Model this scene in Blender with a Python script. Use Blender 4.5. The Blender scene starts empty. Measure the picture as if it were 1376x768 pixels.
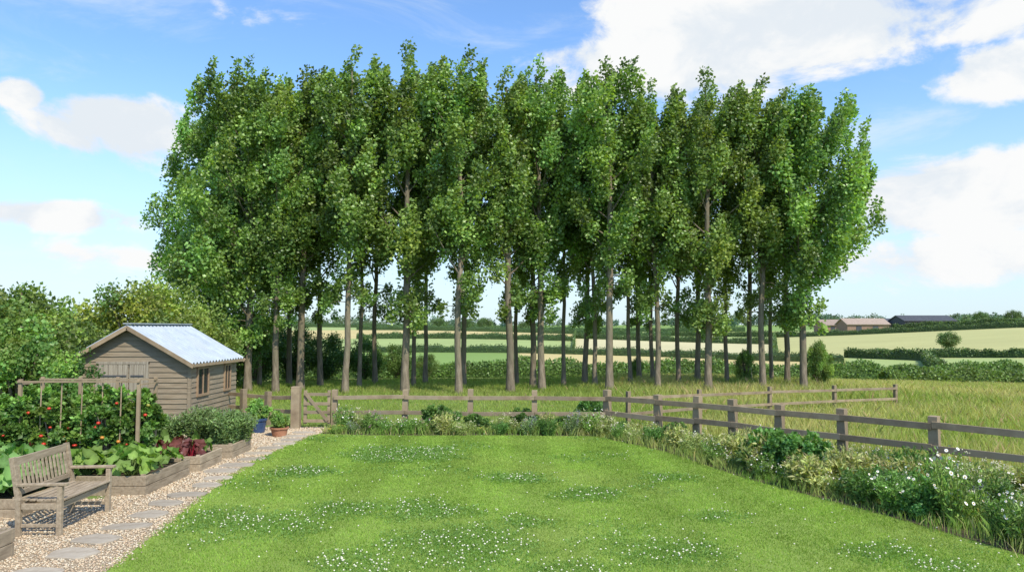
import bpy, math, numpy as np, bmesh
from mathutils import Vector, Matrix
scene=bpy.context.scene
col=scene.collection
CAMH=2.6; F=994.0
def WP(px,py,z=0.0):
    d=(CAMH-z)*F/(py-440.0); return ((px-688)/F*d, d)
def XA(px,d): return (px-688)/F*d
# ---------------------------------------------------------------- materials
def newmat(name):
    m=bpy.data.materials.new(name); m.use_nodes=True
    nt=m.node_tree; nt.nodes.clear()
    out=nt.nodes.new('ShaderNodeOutputMaterial'); return m,nt,out
def N(nt,t,**k):
    n=nt.nodes.new(t)
    for a,b in k.items(): setattr(n,a,b)
    return n
def mixc(nt,a,b,fac,mode='MIX'):
    n=nt.nodes.new('ShaderNodeMix'); n.data_type='RGBA'; n.blend_type=mode
    for s,v in ((n.inputs[0],fac),(n.inputs[6],a),(n.inputs[7],b)):
        if isinstance(v,bpy.types.NodeSocket): nt.links.new(v,s)
        elif isinstance(v,(int,float)): s.default_value=v
        else: s.default_value=(*v,1) if len(v)==3 else v
    return n.outputs[2]
def mth(nt,op,a,b=0.0,clamp=False):
    n=nt.nodes.new('ShaderNodeMath'); n.operation=op; n.use_clamp=clamp
    for s,v in ((n.inputs[0],a),(n.inputs[1],b)):
        if isinstance(v,bpy.types.NodeSocket): nt.links.new(v,s)
        else: s.default_value=v
    return n.outputs[0]
def leafmat(name,back=1.35,trans=0.3,rough=0.45,spec=0.35,backcol=(0.9,1.0,0.95)):
    m,nt,out=newmat(name)
    at=N(nt,'ShaderNodeAttribute',attribute_name='Col')
    geo=N(nt,'ShaderNodeNewGeometry')
    oi=N(nt,'ShaderNodeObjectInfo')
    hsv=N(nt,'ShaderNodeHueSaturation')
    nt.links.new(at.outputs['Color'],hsv.inputs['Color'])
    v=mth(nt,'ADD',mth(nt,'MULTIPLY',oi.outputs['Random'],0.25),0.9)
    nt.links.new(v,hsv.inputs['Value'])
    h=mth(nt,'ADD',mth(nt,'MULTIPLY',oi.outputs['Random'],0.02),0.488)
    nt.links.new(h,hsv.inputs['Hue'])
    bc=mixc(nt,hsv.outputs[0],(back*backcol[0],back*backcol[1],back*backcol[2]),1.0,'MULTIPLY')
    c=mixc(nt,hsv.outputs[0],bc,geo.outputs['Backfacing'])
    p=N(nt,'ShaderNodeBsdfPrincipled'); p.inputs['Roughness'].default_value=rough
    p.inputs['Specular IOR Level'].default_value=spec
    nt.links.new(c,p.inputs['Base Color'])
    t=N(nt,'ShaderNodeBsdfTranslucent')
    tc=mixc(nt,c,(1.6,1.6,0.5),1.0,'MULTIPLY'); nt.links.new(tc,t.inputs['Color'])
    mx=N(nt,'ShaderNodeMixShader'); mx.inputs[0].default_value=trans
    nt.links.new(p.outputs[0],mx.inputs[1]); nt.links.new(t.outputs[0],mx.inputs[2])
    nt.links.new(mx.outputs[0],out.inputs[0]); return m
def surfmat(name,c1,c2,scale=6,stretch=(1,1,1),rough=0.8,bump=0.3,spec=0.3,c3=None,metal=0.0,detail=6,bscale=None,bdist=0.02):
    m,nt,out=newmat(name)
    tc=N(nt,'ShaderNodeTexCoord'); mp=N(nt,'ShaderNodeMapping'); mp.inputs['Scale'].default_value=stretch
    nt.links.new(tc.outputs['Object'],mp.inputs[0])
    n1=N(nt,'ShaderNodeTexNoise'); n1.inputs['Scale'].default_value=scale; n1.inputs['Detail'].default_value=detail; n1.inputs['Roughness'].default_value=0.65
    nt.links.new(mp.outputs[0],n1.inputs[0])
    r=N(nt,'ShaderNodeMapRange'); r.inputs[1].default_value=0.32; r.inputs[2].default_value=0.68
    nt.links.new(n1.outputs[0],r.inputs[0])
    c=mixc(nt,c1,c2,r.outputs[0])
    if c3:
        n2=N(nt,'ShaderNodeTexNoise'); n2.inputs['Scale'].default_value=1.3; n2.inputs['Detail'].default_value=5
        nt.links.new(tc.outputs['Object'],n2.inputs[0])
        r2=N(nt,'ShaderNodeMapRange'); r2.inputs[1].default_value=0.45; r2.inputs[2].default_value=0.7
        nt.links.new(n2.outputs[0],r2.inputs[0]); c=mixc(nt,c,c3,r2.outputs[0])
    oi=N(nt,'ShaderNodeObjectInfo')
    v=mth(nt,'ADD',mth(nt,'MULTIPLY',oi.outputs['Random'],0.3),0.85)
    cc=N(nt,'ShaderNodeCombineColor'); 
    for i in range(3): nt.links.new(v,cc.inputs[i])
    c=mixc(nt,c,cc.outputs[0],1.0,'MULTIPLY')
    p=N(nt,'ShaderNodeBsdfPrincipled'); p.inputs['Roughness'].default_value=rough; p.inputs['Metallic'].default_value=metal
    p.inputs['Specular IOR Level'].default_value=spec
    nt.links.new(c,p.inputs['Base Color'])
    b=N(nt,'ShaderNodeBump'); b.inputs['Strength'].default_value=bump; b.inputs['Distance'].default_value=bdist
    nt.links.new(n1.outputs[0],b.inputs['Height'])
    nt.links.new(b.outputs[0],p.inputs['Normal'])
    nt.links.new(p.outputs[0],out.inputs[0]); return m
def vcolmat(name,rough=0.85,nscale=8,amt=0.35,spec=0.15,bump=0.0,nscale2=0.35):
    m,nt,out=newmat(name)
    at=N(nt,'ShaderNodeAttribute',attribute_name='Col')
    geo=N(nt,'ShaderNodeNewGeometry')
    n1=N(nt,'ShaderNodeTexNoise'); n1.inputs['Scale'].default_value=nscale; n1.inputs['Detail'].default_value=6
    nt.links.new(geo.outputs['Position'],n1.inputs[0])
    n2=N(nt,'ShaderNodeTexNoise'); n2.inputs['Scale'].default_value=nscale2; n2.inputs['Detail'].default_value=4
    nt.links.new(geo.outputs['Position'],n2.inputs[0])
    s=mth(nt,'ADD',n1.outputs[0],n2.outputs[0])
    v=mth(nt,'ADD',mth(nt,'MULTIPLY',s,amt),1-amt)
    cc=N(nt,'ShaderNodeCombineColor')
    for i in range(3): nt.links.new(v,cc.inputs[i])
    c=mixc(nt,at.outputs['Color'],cc.outputs[0],1.0,'MULTIPLY')
    p=N(nt,'ShaderNodeBsdfPrincipled'); p.inputs['Roughness'].default_value=rough; p.inputs['Specular IOR Level'].default_value=spec
    nt.links.new(c,p.inputs['Base Color'])
    if bump:
        b=N(nt,'ShaderNodeBump'); b.inputs['Strength'].default_value=bump; b.inputs['Distance'].default_value=0.03
        nt.links.new(n1.outputs[0],b.inputs['Height']); nt.links.new(b.outputs[0],p.inputs['Normal'])
    nt.links.new(p.outputs[0],out.inputs[0]); return m

M_pop=leafmat('poplar_leaf',back=1.45,trans=0.30,rough=0.40,spec=0.5,backcol=(1.05,1.0,1.05))
M_leaf=leafmat('plant_leaf',back=1.2,trans=0.3)
M_grass=leafmat('grass_blade',back=1.0,trans=0.35,rough=0.6,spec=0.12)
M_petal=vcolmat('petal',rough=0.6,amt=0.05)
M_bark=surfmat('bark',(0.12,0.095,0.065),(0.30,0.245,0.175),scale=9,stretch=(1,1,0.22),bump=0.8,bdist=0.05,c3=(0.17,0.16,0.095),rough=0.9)
M_wood=surfmat('weathered_wood',(0.19,0.138,0.085),(0.37,0.285,0.185),scale=14,stretch=(0.25,0.25,0.25),bump=0.4,bdist=0.006,c3=(0.27,0.225,0.155))
M_bench=surfmat('bench_wood',(0.23,0.175,0.115),(0.43,0.345,0.24),scale=22,stretch=(1,0.15,1),bump=0.4,bdist=0.004)
M_board=surfmat('shed_board',(0.20,0.152,0.10),(0.36,0.29,0.205),scale=16,stretch=(0.12,0.12,1.6),bump=0.35,bdist=0.005,c3=(0.25,0.21,0.155))
M_door=surfmat('shed_door_wood',(0.23,0.195,0.15),(0.39,0.345,0.275),scale=16,stretch=(1.6,1.6,0.1),bump=0.5,bdist=0.008)
M_trim=surfmat('shed_trim',(0.27,0.195,0.12),(0.40,0.305,0.20),scale=12,stretch=(0.3,0.3,0.3))
M_frame=surfmat('window_frame_wood',(0.25,0.165,0.10),(0.34,0.24,0.15),scale=12)
M_metal=surfmat('corrugated_metal',(0.27,0.31,0.35),(0.38,0.425,0.465),scale=3,stretch=(1,1,1),rough=0.6,bump=0.1,spec=0.3,metal=0.0,c3=(0.33,0.36,0.38))
M_stone=surfmat('stepping_stone',(0.29,0.24,0.18),(0.44,0.38,0.295),scale=7,bump=0.5,bdist=0.01,c3=(0.36,0.31,0.24))
M_soil=surfmat('soil',(0.06,0.045,0.028),(0.12,0.09,0.06),scale=25,bump=1.0,bdist=0.05)
M_gravelbase=surfmat('gravel_base',(0.37,0.28,0.18),(0.56,0.45,0.31),scale=45,bump=1.0,bdist=0.02,detail=3)
M_pebble=vcolmat('pebble',rough=0.7,amt=0.1,spec=0.3)
M_ground=vcolmat('ground',rough=0.95,nscale=3,amt=0.3,spec=0.05,bump=0.3,nscale2=0.05)
M_lawn=vcolmat('lawn_soil',rough=0.95,nscale=30,amt=0.5,spec=0.05,bump=0.5,nscale2=0.6)
M_glass,nt,out=newmat('window_glass')
p=N(nt,'ShaderNodeBsdfPrincipled'); p.inputs['Base Color'].default_value=(0.02,0.025,0.03,1); p.inputs['Roughness'].default_value=0.06
nt.links.new(p.outputs[0],out.inputs[0])
M_terra=surfmat('terracotta',(0.36,0.15,0.08),(0.48,0.24,0.14),scale=9,bump=0.1)
M_blue=surfmat('blue_glaze',(0.03,0.06,0.13),(0.06,0.10,0.2),scale=6,rough=0.25,bump=0.05,spec=0.5)
M_brick=surfmat('barn_brick',(0.25,0.155,0.11),(0.34,0.22,0.16),scale=2,bump=0.1)
M_tile=surfmat('barn_roof_tile',(0.27,0.205,0.16),(0.36,0.28,0.22),scale=1.5,bump=0.1)
M_dark=surfmat('barn_sheeting',(0.05,0.055,0.065),(0.09,0.095,0.105),scale=1.5,bump=0.1)
M_tom,nt,out=newmat('tomato_skin')
oi=N(nt,'ShaderNodeObjectInfo'); cr=N(nt,'ShaderNodeValToRGB')
e=cr.color_ramp.elements; e[0].color=(0.50,0.035,0.015,1); e[0].position=0.5; e[1].color=(0.6,0.2,0.03,1); e[1].position=.75; e2=e.new(1.0); e2.color=(0.2,0.3,0.05,1)
nt.links.new(oi.outputs['Random'],cr.inputs[0]); p=N(nt,'ShaderNodeBsdfPrincipled'); p.inputs['Roughness'].default_value=0.35
nt.links.new(cr.outputs[0],p.inputs['Base Color']); nt.links.new(p.outputs[0],out.inputs[0])
M_leafstem=surfmat('plant_stem',(0.12,0.17,0.05),(0.19,0.22,0.07),scale=8,bump=0)

# ---------------------------------------------------------------- mesh helpers
def fast_mesh(name,V,Fc,C=None,mat=None,smooth=False):
    if not isinstance(Fc,list): Fc=[Fc]
    V=np.asarray(V,dtype=np.float32)
    me=bpy.data.meshes.new(name)
    me.vertices.add(len(V)); me.vertices.foreach_set('co',V.ravel())
    li=np.concatenate([f.ravel() for f in Fc]).astype(np.int32)
    tot=np.concatenate([np.full(len(f),f.shape[1]) for f in Fc])
    st=np.concatenate([[0],np.cumsum(tot)[:-1]]).astype(np.int32)
    me.loops.add(len(li)); me.loops.foreach_set('vertex_index',li)
    me.polygons.add(len(st)); me.polygons.foreach_set('loop_start',st)
    me.update(calc_edges=True)
    if C is not None:
        a=me.attributes.new('Col','FLOAT_COLOR','POINT')
        c=np.ones((len(V),4),dtype=np.float32); c[:,:3]=C; a.data.foreach_set('color',c.ravel())
    me.polygons.foreach_set('use_smooth',np.full(len(st),bool(smooth),dtype=bool))
    if mat: me.materials.append(mat)
    return me
def obj(name,me,parent=None,loc=(0,0,0),label=None,cat=None,group=None,kind=None,rot=0,scale=None):
    o=bpy.data.objects.new(name,me); col.objects.link(o)
    o.location=loc; o.rotation_euler=(0,0,rot)
    if scale is not None: o.scale=scale if hasattr(scale,'__len__') else (scale,)*3
    if parent: o.parent=parent
    if label: o['label']=label
    if cat: o['category']=cat
    if group: o['group']=group
    if kind: o['kind']=kind
    return o
def unit(v): return v/np.maximum(np.linalg.norm(v,axis=-1,keepdims=True),1e-9)
def leaves(P,ax,L,Wd,C,rng,bend=0.0):
    n=len(P); ax=unit(ax); r=unit(rng.normal(size=(n,3))); s=unit(np.cross(ax,r)); nn=np.cross(ax,s)
    L=np.broadcast_to(L,(n,))[:,None]; Wd=np.broadcast_to(Wd,(n,))[:,None]
    V=np.stack([P,P+ax*L*.45+s*Wd*.5,P+ax*L+nn*L*bend,P+ax*L*.45-s*Wd*.5],axis=1).reshape(-1,3)
    Fq=np.arange(n*4).reshape(n,4)
    return V,Fq,np.repeat(C,4,axis=0)
def tube(pts,rad,k=7):
    pts=np.asarray(pts,float); n=len(pts)
    T=np.gradient(pts,axis=0); T=unit(T)
    ref=np.array([0.31,0.95,0.05]); 
    A=unit(np.cross(T,ref+np.zeros_like(T))); B=np.cross(T,A)
    th=np.linspace(0,2*np.pi,k,endpoint=False)
    V=pts[:,None,:]+np.asarray(rad)[:,None,None]*(A[:,None,:]*np.cos(th)[None,:,None]+B[:,None,:]*np.sin(th)[None,:,None])
    i=np.arange(n-1)[:,None]*k; j=np.arange(k)[None,:]; j2=(j+1)%k
    Fq=np.stack([i+j,i+j2,i+k+j2,i+k+j],axis=-1).reshape(-1,4)
    return V.reshape(-1,3),Fq
class MB:
    def __init__(s): s.V=[];s.F=[];s.C=[];s.n=0
    def add(s,V,Fq,C=None):
        s.V.append(np.asarray(V,float)); s.F.append(np.asarray(Fq)+s.n); s.n+=len(V)
        if C is not None: s.C.append(np.broadcast_to(C,(len(V),3)))
    def beam(s,p0,p1,w,h,up=(0,0,1)):
        p0=np.array(p0,float);p1=np.array(p1,float); t=unit(p1-p0); up=np.array(up,float)
        if abs(np.dot(t,up))>0.95: up=np.array([0,1.0,0])
        a=unit(np.cross(up,t)); b=np.cross(t,a)
        q=[]
        for p in (p0,p1):
            for (u,v) in ((-1,-1),(1,-1),(1,1),(-1,1)): q.append(p+a*u*w/2+b*v*h/2)
        s.add(q,[[3,2,1,0],[4,5,6,7],[0,1,5,4],[1,2,6,5],[2,3,7,6],[3,0,4,7]])
    def box(s,x0,x1,y0,y1,z0,z1):
        q=[(x0,y0,z0),(x1,y0,z0),(x1,y1,z0),(x0,y1,z0),(x0,y0,z1),(x1,y0,z1),(x1,y1,z1),(x0,y1,z1)]
        s.add(q,[[3,2,1,0],[4,5,6,7],[0,1,5,4],[1,2,6,5],[2,3,7,6],[3,0,4,7]])
    def mesh(s,name,mat,smooth=False):
        fs={}
        for f in s.F: fs.setdefault(f.shape[1],[]).append(f)
        return fast_mesh(name,np.concatenate(s.V),[np.concatenate(v) for v in fs.values()],np.concatenate(s.C) if s.C else None,mat,smooth)
def bev(o,w=0.006,seg=2):
    m=o.modifiers.new('bevel','BEVEL'); m.width=w; m.segments=seg; m.limit_method='ANGLE'; return o
def inpoly(x,y,poly):
    ins=np.zeros(len(x),bool); j=len(poly)-1
    for i in range(len(poly)):
        xi,yi=poly[i];xj,yj=poly[j]
        c=((yi>y)!=(yj>y))&(x<(xj-xi)*(y-yi)/((yj-yi)+1e-12)+xi); ins^=c; j=i
    return ins
def wob(x,y,s=1.0,ph=0):
    return (np.sin(x*s*1.3+ph+np.sin(y*s*.9+ph*2))+np.sin(y*s*1.7-ph+1.7*np.sin(x*s*.7))+np.sin((x+y)*s*2.9+ph*3)*.5+np.sin((x-y*1.3)*s*4.7+ph)*.35)/2.85

# ---------------------------------------------------------------- terrain
def tz(x,y):
    x=np.asarray(x,float); y=np.asarray(y,float)
    d=np.sqrt(x*x+y*y)
    z=np.interp(d,[0,34,48,62,95,150,220,330,500,800,1500,5000],[0,0,-.7,-1.5,-1.75,-1.2,-.3,.8,2.2,4.5,7,6])
    th=x/np.maximum(np.abs(y),1)
    z=z+np.where(d>70,np.sin(th*7+1.0+d*.006)*np.clip((d-70)/200,0,1)*1.1,0)
    z=z+np.clip((th-.35)*3,0,1)*np.interp(d,[0,75,140,210,330,5000],[0,0,1.1,1.6,2.2,2.2])*(y>0)
    z=np.where(y<0,np.minimum(z,0),z)
    return z
GOLD=(0.52,0.43,0.20); PALE=(0.54,0.49,0.28); GRN=(0.21,0.31,0.09); LGRN=(0.32,0.39,0.15); MEAD=(0.34,0.37,0.12); OLV=(0.42,0.41,0.18)
def fieldcol(x,y):
    d=np.sqrt(x*x+y*y); px=688+F*x/np.maximum(y,1); sl=d*(1+.25*(px-800)/900)
    c=np.tile(np.array((0.15,0.21,0.055)),(len(x),1))
    def S(m,q): c[m]=q
    S(d>34,MEAD)
    S((d>60)&(sl<=112),GRN)
    S((d>60)&(sl<=112)&(px>700)&(px<1140),GOLD)
    S((d>60)&(sl<=125)&(px>=1140),LGRN)
    S((sl>112)&(sl<=175)&(px<=770),LGRN)
    S((sl>112)&(sl<=200)&(px>770)&(px<=1040),PALE)
    S((sl>125)&(sl<=290)&(px>1040),OLV)
    S((sl>175)&(sl<=280)&(px<=770),GOLD)
    S((sl>200)&(sl<=300)&(px>770)&(px<=1040),LGRN)
    S((sl>280)&(sl<=420)&(px<=900),LGRN)
    S((sl>290)&(sl<=420)&(px>1040),LGRN)
    S((sl>420)&(px<=620),PALE)
    S((sl>420)&(px>620),GRN)
    S((sl>350)&(sl<520)&(px>1200),GOLD)
    S(y<0,(0.15,0.21,0.06))
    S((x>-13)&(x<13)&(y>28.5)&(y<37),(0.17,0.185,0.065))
    return c
na=1000; rr=np.concatenate([np.linspace(0.5,60,60),np.geomspace(61,5000,170)])
th=np.linspace(0,2*np.pi,na,endpoint=False)
R_,T_=np.meshgrid(rr,th,indexing='ij'); X=(R_*np.cos(T_)).ravel(); Y=(R_*np.sin(T_)).ravel()
V=np.stack([X,Y,tz(X,Y)],1); V=np.vstack([V,[[0,0,0]]])
i=np.arange(len(rr)-1)[:,None]*na; j=np.arange(na)[None,:]; j2=(j+1)%na
Fq=np.stack([i+j,i+na+j,i+na+j2,i+j2],-1).reshape(-1,4)
Ft=np.stack([np.arange(na),(np.arange(na)+1)%na,np.full(na,len(V)-1)],1)
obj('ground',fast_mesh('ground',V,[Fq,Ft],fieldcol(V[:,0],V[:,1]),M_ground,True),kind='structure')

lawn_poly=[(-4.3,3),(-4.32,7.9),(-4.5,9.5),(-4.68,10.8),(-4.9,12.6),(-5.03,14.4),(-5.0,16.5),(-4.75,18.3),(-3.5,18.0),(0,18.0),(2.0,17.8),(3.2,15.7),(4.0,12.9),(5.1,10.5),(5.9,8.4),(6.6,6.5),(7.5,3)]
path_poly=[(-8.6,3),(-4.3,3),(-4.32,7.9),(-4.5,9.5),(-4.68,10.8),(-4.9,12.6),(-5.03,14.4),(-5.0,16.5),(-4.75,18.3),(-4.6,19.6),(-5.8,19.6),(-7.9,19.2),(-8.05,17),(-7,15.6),(-6.2,15.0),(-6.2,11.4),(-9.0,11.4)]
def sheet(name,poly,z,mat,colr=None):
    me=bpy.data.meshes.new(name); me.from_pydata([(a,b,z) for a,b in poly],[],[list(range(len(poly)))])
    a=me.attributes.new('Col','FLOAT_COLOR','POINT')
    for d_ in a.data: d_.color=(*(colr or (1,1,1)),1)
    me.materials.append(mat); return obj(name,me,kind='structure')
sheet('lawn',lawn_poly,0.004,M_lawn,(0.22,0.30,0.07))
sheet('gravel_path',path_poly,0.005,M_gravelbase)
border_poly=[(-4.7,18.35),(-3.5,18.05),(0,18.05),(2.05,17.85),(3.25,15.75),(4.05,12.95),(5.15,10.55),(5.95,8.45),(6.65,6.5),(9,5),(12.5,9.8),(8.05,14.0),(2.7,18.85),(-4.5,19.2)]
sheet('flower_bed',border_poly,0.006,M_soil)

rng=np.random.default_rng(1)
def blades(n,sampler,hgt,wid,colf,rng,lean=0.5,zfun=None):
    x,y=sampler(n); n=len(x); d=np.sqrt(x*x+y*y)
    a=rng.uniform(0,2*np.pi,n); h=hgt(x,y,d)*rng.uniform(.6,1.25,n); w=wid(d)*rng.uniform(.7,1.3,n)
    z=zfun(x,y) if zfun else np.zeros(n)
    P=np.stack([x,y,z],1); s=np.stack([np.cos(a),np.sin(a),0*a],1)*w[:,None]*.5
    b=rng.uniform(0,2*np.pi,n); l=np.stack([np.cos(b),np.sin(b),0*b],1)*(h*lean*rng.uniform(0.1,1,n))[:,None]
    mid=P+l*.35+np.array([0,0,1])*h[:,None]*.6
    tip=P+l+np.array([0,0,1])*h[:,None]
    V=np.stack([P-s,P+s,mid+s*.7,tip,mid-s*.7],1).reshape(-1,3)
    C=np.repeat(colf(x,y,d),5,axis=0)
    return V,np.arange(n*5).reshape(n,5),C
clover=[WP(350,700),WP(470,682),WP(575,682),(-0.75,9.2),WP(620,735),WP(880,735),WP(800,662),WP(545,608),WP(410,632),WP(700,700),WP(640,716),WP(960,690),WP(300,690),WP(1180,740),WP(1250,755),WP(480,755),WP(760,760),WP(700,640),WP(900,640)]
crad=[.75,.5,.5,.6,.7,.6,.45,.9,.5,.35,.5,.3,.4,.4,.4,.5,.4,.45,.35]
def cl(x,y):
    m=np.zeros(len(x))
    for (cx,cy),r in zip(clover,crad):
        q=np.sqrt(((x-cx)/(r*1.3))**2+((y-cy)/(r*1.1))**2)+wob(x,y,3.1,cx)*.4+wob(x,y,9.,cy)*.3
        m=np.maximum(m,np.clip((1.32-q)*1.15,0,1))
    m2=np.clip((wob(x,y,1.4,4.2)-.3)*1.5,0,1)*.45
    return np.maximum(m,m2)
def lawn_s(n):
    d=6+13.2*rng.random(n)**1.1; x=rng.uniform(-5.2,8,n); k=(np.abs(x)<d*.8+.5)&inpoly(x+rng.normal(0,.05,n),d,lawn_poly); return x[k],d[k]
def lawn_c(x,y,d):
    n=len(x); st=1+.085*np.clip(np.sin((x*.99+.02*y+.4+.05*wob(x,y,1.5,2.))*2*np.pi/1.5)*2.,-1,1)
    base=np.array((0.275,0.375,0.078)); c=np.tile(base,(n,1))*(1+.08*wob(x,y,1.1,1.)[:,None]+.09*wob(x,y,5,2.)[:,None]+.07*wob(x,y,13,5.)[:,None])*st[:,None]
    dry=np.clip(wob(x,y,.9,7.)*1.2-.1,0,1)[:,None]; c=c*(1-dry*.35)+np.array((0.42,0.44,0.15))*dry*.35
    m=cl(x,y)[:,None]; c=c*(1-m*.55)+np.array((0.155,0.28,0.065))*m*.55
    return c*rng.uniform(.72,1.28,(n,1))
V,Fq,C=blades(560000,lawn_s,lambda x,y,d:(0.029+.008*wob(x,y,2,3.)+.012*cl(x,y)),lambda d:.0065*d/8,lawn_c,rng,1.0)
obj('lawn_grass',fast_mesh('lawn_grass',V,Fq,C,M_grass),kind='stuff')
def disc(P,r,nrm,C,rng,k=6):
    n=len(P); nrm=unit(nrm); a=unit(np.cross(nrm,rng.normal(size=(n,3)))); b=np.cross(nrm,a)
    t=np.linspace(0,2*np.pi,k,endpoint=False); r=np.broadcast_to(r,(n,))
    V=P[:,None,:]+r[:,None,None]*(a[:,None,:]*np.cos(t)[None,:,None]+b[:,None,:]*np.sin(t)[None,:,None])
    return V.reshape(-1,3),np.arange(n*k).reshape(n,k),np.repeat(np.broadcast_to(C,(n,3)),k,axis=0)
x,y=lawn_s(220000); k=rng.random(len(x))<cl(x,y)*.8; x=x[k];y=y[k]; n=len(x)
P=np.stack([x,y,rng.uniform(.015,.045,n)],1); nr=rng.normal(size=(n,3))*.45+[0,0,1]
V,Fq,C=disc(P,rng.uniform(.008,.014,n)*(y/10),nr,np.array((0.17,0.31,0.075))*rng.uniform(.7,1.3,(n,1)),rng)
obj('clover_leaves',fast_mesh('clover_leaves',V,Fq,C,M_leaf),kind='stuff')
def octs(P,r,C,zs=1.0):
    n=len(P); o=np.array([[1,0,0],[0,1,0],[-1,0,0],[0,-1,0],[0,0,1],[0,0,-1]],float); 
    r=np.asarray(r); r=np.broadcast_to(r,(n,)) if r.ndim<2 else r
    if r.ndim==1: V=P[:,None,:]+o[None]*r[:,None,None]*np.array([1,1,zs])
    else: V=P[:,None,:]+o[None]*r[:,None,:]
    f=np.array([[0,1,4],[1,2,4],[2,3,4],[3,0,4],[1,0,5],[2,1,5],[3,2,5],[0,3,5]])
    Ff=(np.arange(n)[:,None,None]*6+f[None]).reshape(-1,3)
    return V.reshape(-1,3),Ff,np.repeat(np.broadcast_to(C,(n,3)),6,axis=0)
x,y=lawn_s(80000); k=rng.random(len(x))<(cl(x,y)**1.6*.19+.006)*np.clip(1.4-y/18,.35,1); x=x[k];y=y[k]; n=len(x)
P=np.stack([x,y,rng.uniform(.045,.07,n)],1)
V,Fq,C=octs(P,rng.uniform(.008,.0135,n),np.array((0.74,0.70,0.54))*rng.uniform(.75,1.1,(n,1)))
obj('clover_flowers',fast_mesh('clover_flowers',V,Fq,C,M_petal),kind='stuff')

def bord_s(n):
    y=6+13.2*rng.random(n); x=rng.uniform(-4.7,12.5,n); k=(x<y*.8)&inpoly(x+.12+rng.normal(0,.08,n),y,border_poly); return x[k],y[k]
def bord_c(x,y,d):
    n=len(x); m=np.clip(.45+wob(x,y,1.3,3.)*.8,0,1)[:,None]; c=np.array((0.22,0.32,0.07))*(1-m)+np.array((0.40,0.40,0.15))*m
    t=(rng.random((n,1))<.08); c=np.where(t,np.array((0.52,0.42,0.24)),c); return c*rng.uniform(.65,1.25,(n,1))
V,Fq,C=blades(110000,bord_s,lambda x,y,d:np.clip(.18+.12*wob(x,y,1.7,1.),.07,.34),lambda d:.007*d/10,bord_c,rng,.8)
obj('border_grass',fast_mesh('border_grass',V,Fq,C,M_grass),kind='stuff')

def path_s(n):
    yy=3.5+16*rng.random(n)**1.25; xx=rng.uniform(-9,-4.2,n); e=rng.normal(0,.05,n)+.04*np.sin(yy*5)+.03*np.sin(yy*11)
    k=inpoly(xx+e,yy,path_poly); return xx[k],yy[k]
x,y=path_s(110000); n=len(x); r=rng.uniform(.008,.02,n)*(.7+y/28)
P=np.stack([x,y,.007+r*.3],1); pal=np.array([(0.60,0.46,0.30),(0.64,0.53,0.37),(0.50,0.37,0.235),(0.68,0.59,0.44),(0.56,0.41,0.27),(0.44,0.35,0.25)])
C=pal[rng.integers(0,6,n)]*rng.uniform(.8,1.05,(n,1))
rv=np.stack([r*rng.uniform(.7,1.4,n),r*rng.uniform(.7,1.3,n),r*.55],1)
V,Fq,C=octs(P,rv,C)
obj('gravel',fast_mesh('gravel',V,Fq,C,M_pebble,True),kind='stuff')

def mead_s(n):
    d=9+33*rng.random(n)**1.0; x=rng.uniform(-16,34,n)
    k=(np.abs(x)<d*.78+1)
    fence=(np.where(x<2.7,19.3,np.where(x<10.5,18.9-(x-2.7)*.905,0)))
    k&=(d>fence+.1)&~((x<-6.0)&(d<23.5)); return x[k],d[k]
def mead_c(x,y,d):
    n=len(x); c=np.tile(np.array((0.32,0.39,0.095)),(n,1)); m=np.clip(.52+wob(x,y,.5,3.)*.8,0,1)[:,None]
    c=c*(1-m)+np.array((0.53,0.49,0.20))*m
    rt=np.clip((x-2)/4,0,1)[:,None]; c=c*(.3+.7*rt)+np.array((0.29,0.38,0.085))*(1-rt)*.7
    t=(rng.random((n,1))<.11*rt+.02); c=np.where(t,np.array((0.56,0.41,0.25)),c)
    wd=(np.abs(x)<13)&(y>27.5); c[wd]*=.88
    return c*rng.uniform(.72,1.25,(n,1))
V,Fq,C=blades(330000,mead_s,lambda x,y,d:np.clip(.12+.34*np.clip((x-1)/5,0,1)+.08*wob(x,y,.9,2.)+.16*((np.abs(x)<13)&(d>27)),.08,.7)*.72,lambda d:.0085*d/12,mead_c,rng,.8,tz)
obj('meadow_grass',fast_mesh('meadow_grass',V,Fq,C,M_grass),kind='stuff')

# ---------------------------------------------------------------- trees
def clump_leaves(rng,cl_,n,L,base,stretch=1.35,wind=(0.6,0,-.1),cvar=.22,shell=2.4,shear=.22,hvar=.12,asp=.85):
    c=np.array([q[:3] for q in cl_]); r=np.array([q[3] for q in cl_]); w=r**2; w/=w.sum()
    idx=rng.choice(len(c),n,p=w); u=unit(rng.normal(size=(n,3))); rad=rng.random(n)**(1/shell)
    rad*=1+.14*rng.normal(size=n)
    off=u*(rad*r[idx])[:,None]*np.array([1,1,stretch]); off[:,0]+=off[:,2]*shear
    P=c[idx]+off
    ax=unit(rng.normal(size=(n,3)))+np.array(wind)+u*.5
    cc=1+cvar*rng.normal(size=(len(c),1)); hue=rng.normal(size=(len(c),1))*hvar
    C=np.array(base)*np.clip(cc[idx],.55,1.8); C=C*(1+hue[idx]*np.array([1,.2,-.6])); C=C*rng.uniform(.8,1.22,(n,1))
    ll=L*rng.uniform(.7,1.25,n)
    return leaves(P,ax,ll,ll*asp,C,rng,.12)
PB=(0.150,0.238,0.054)
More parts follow.
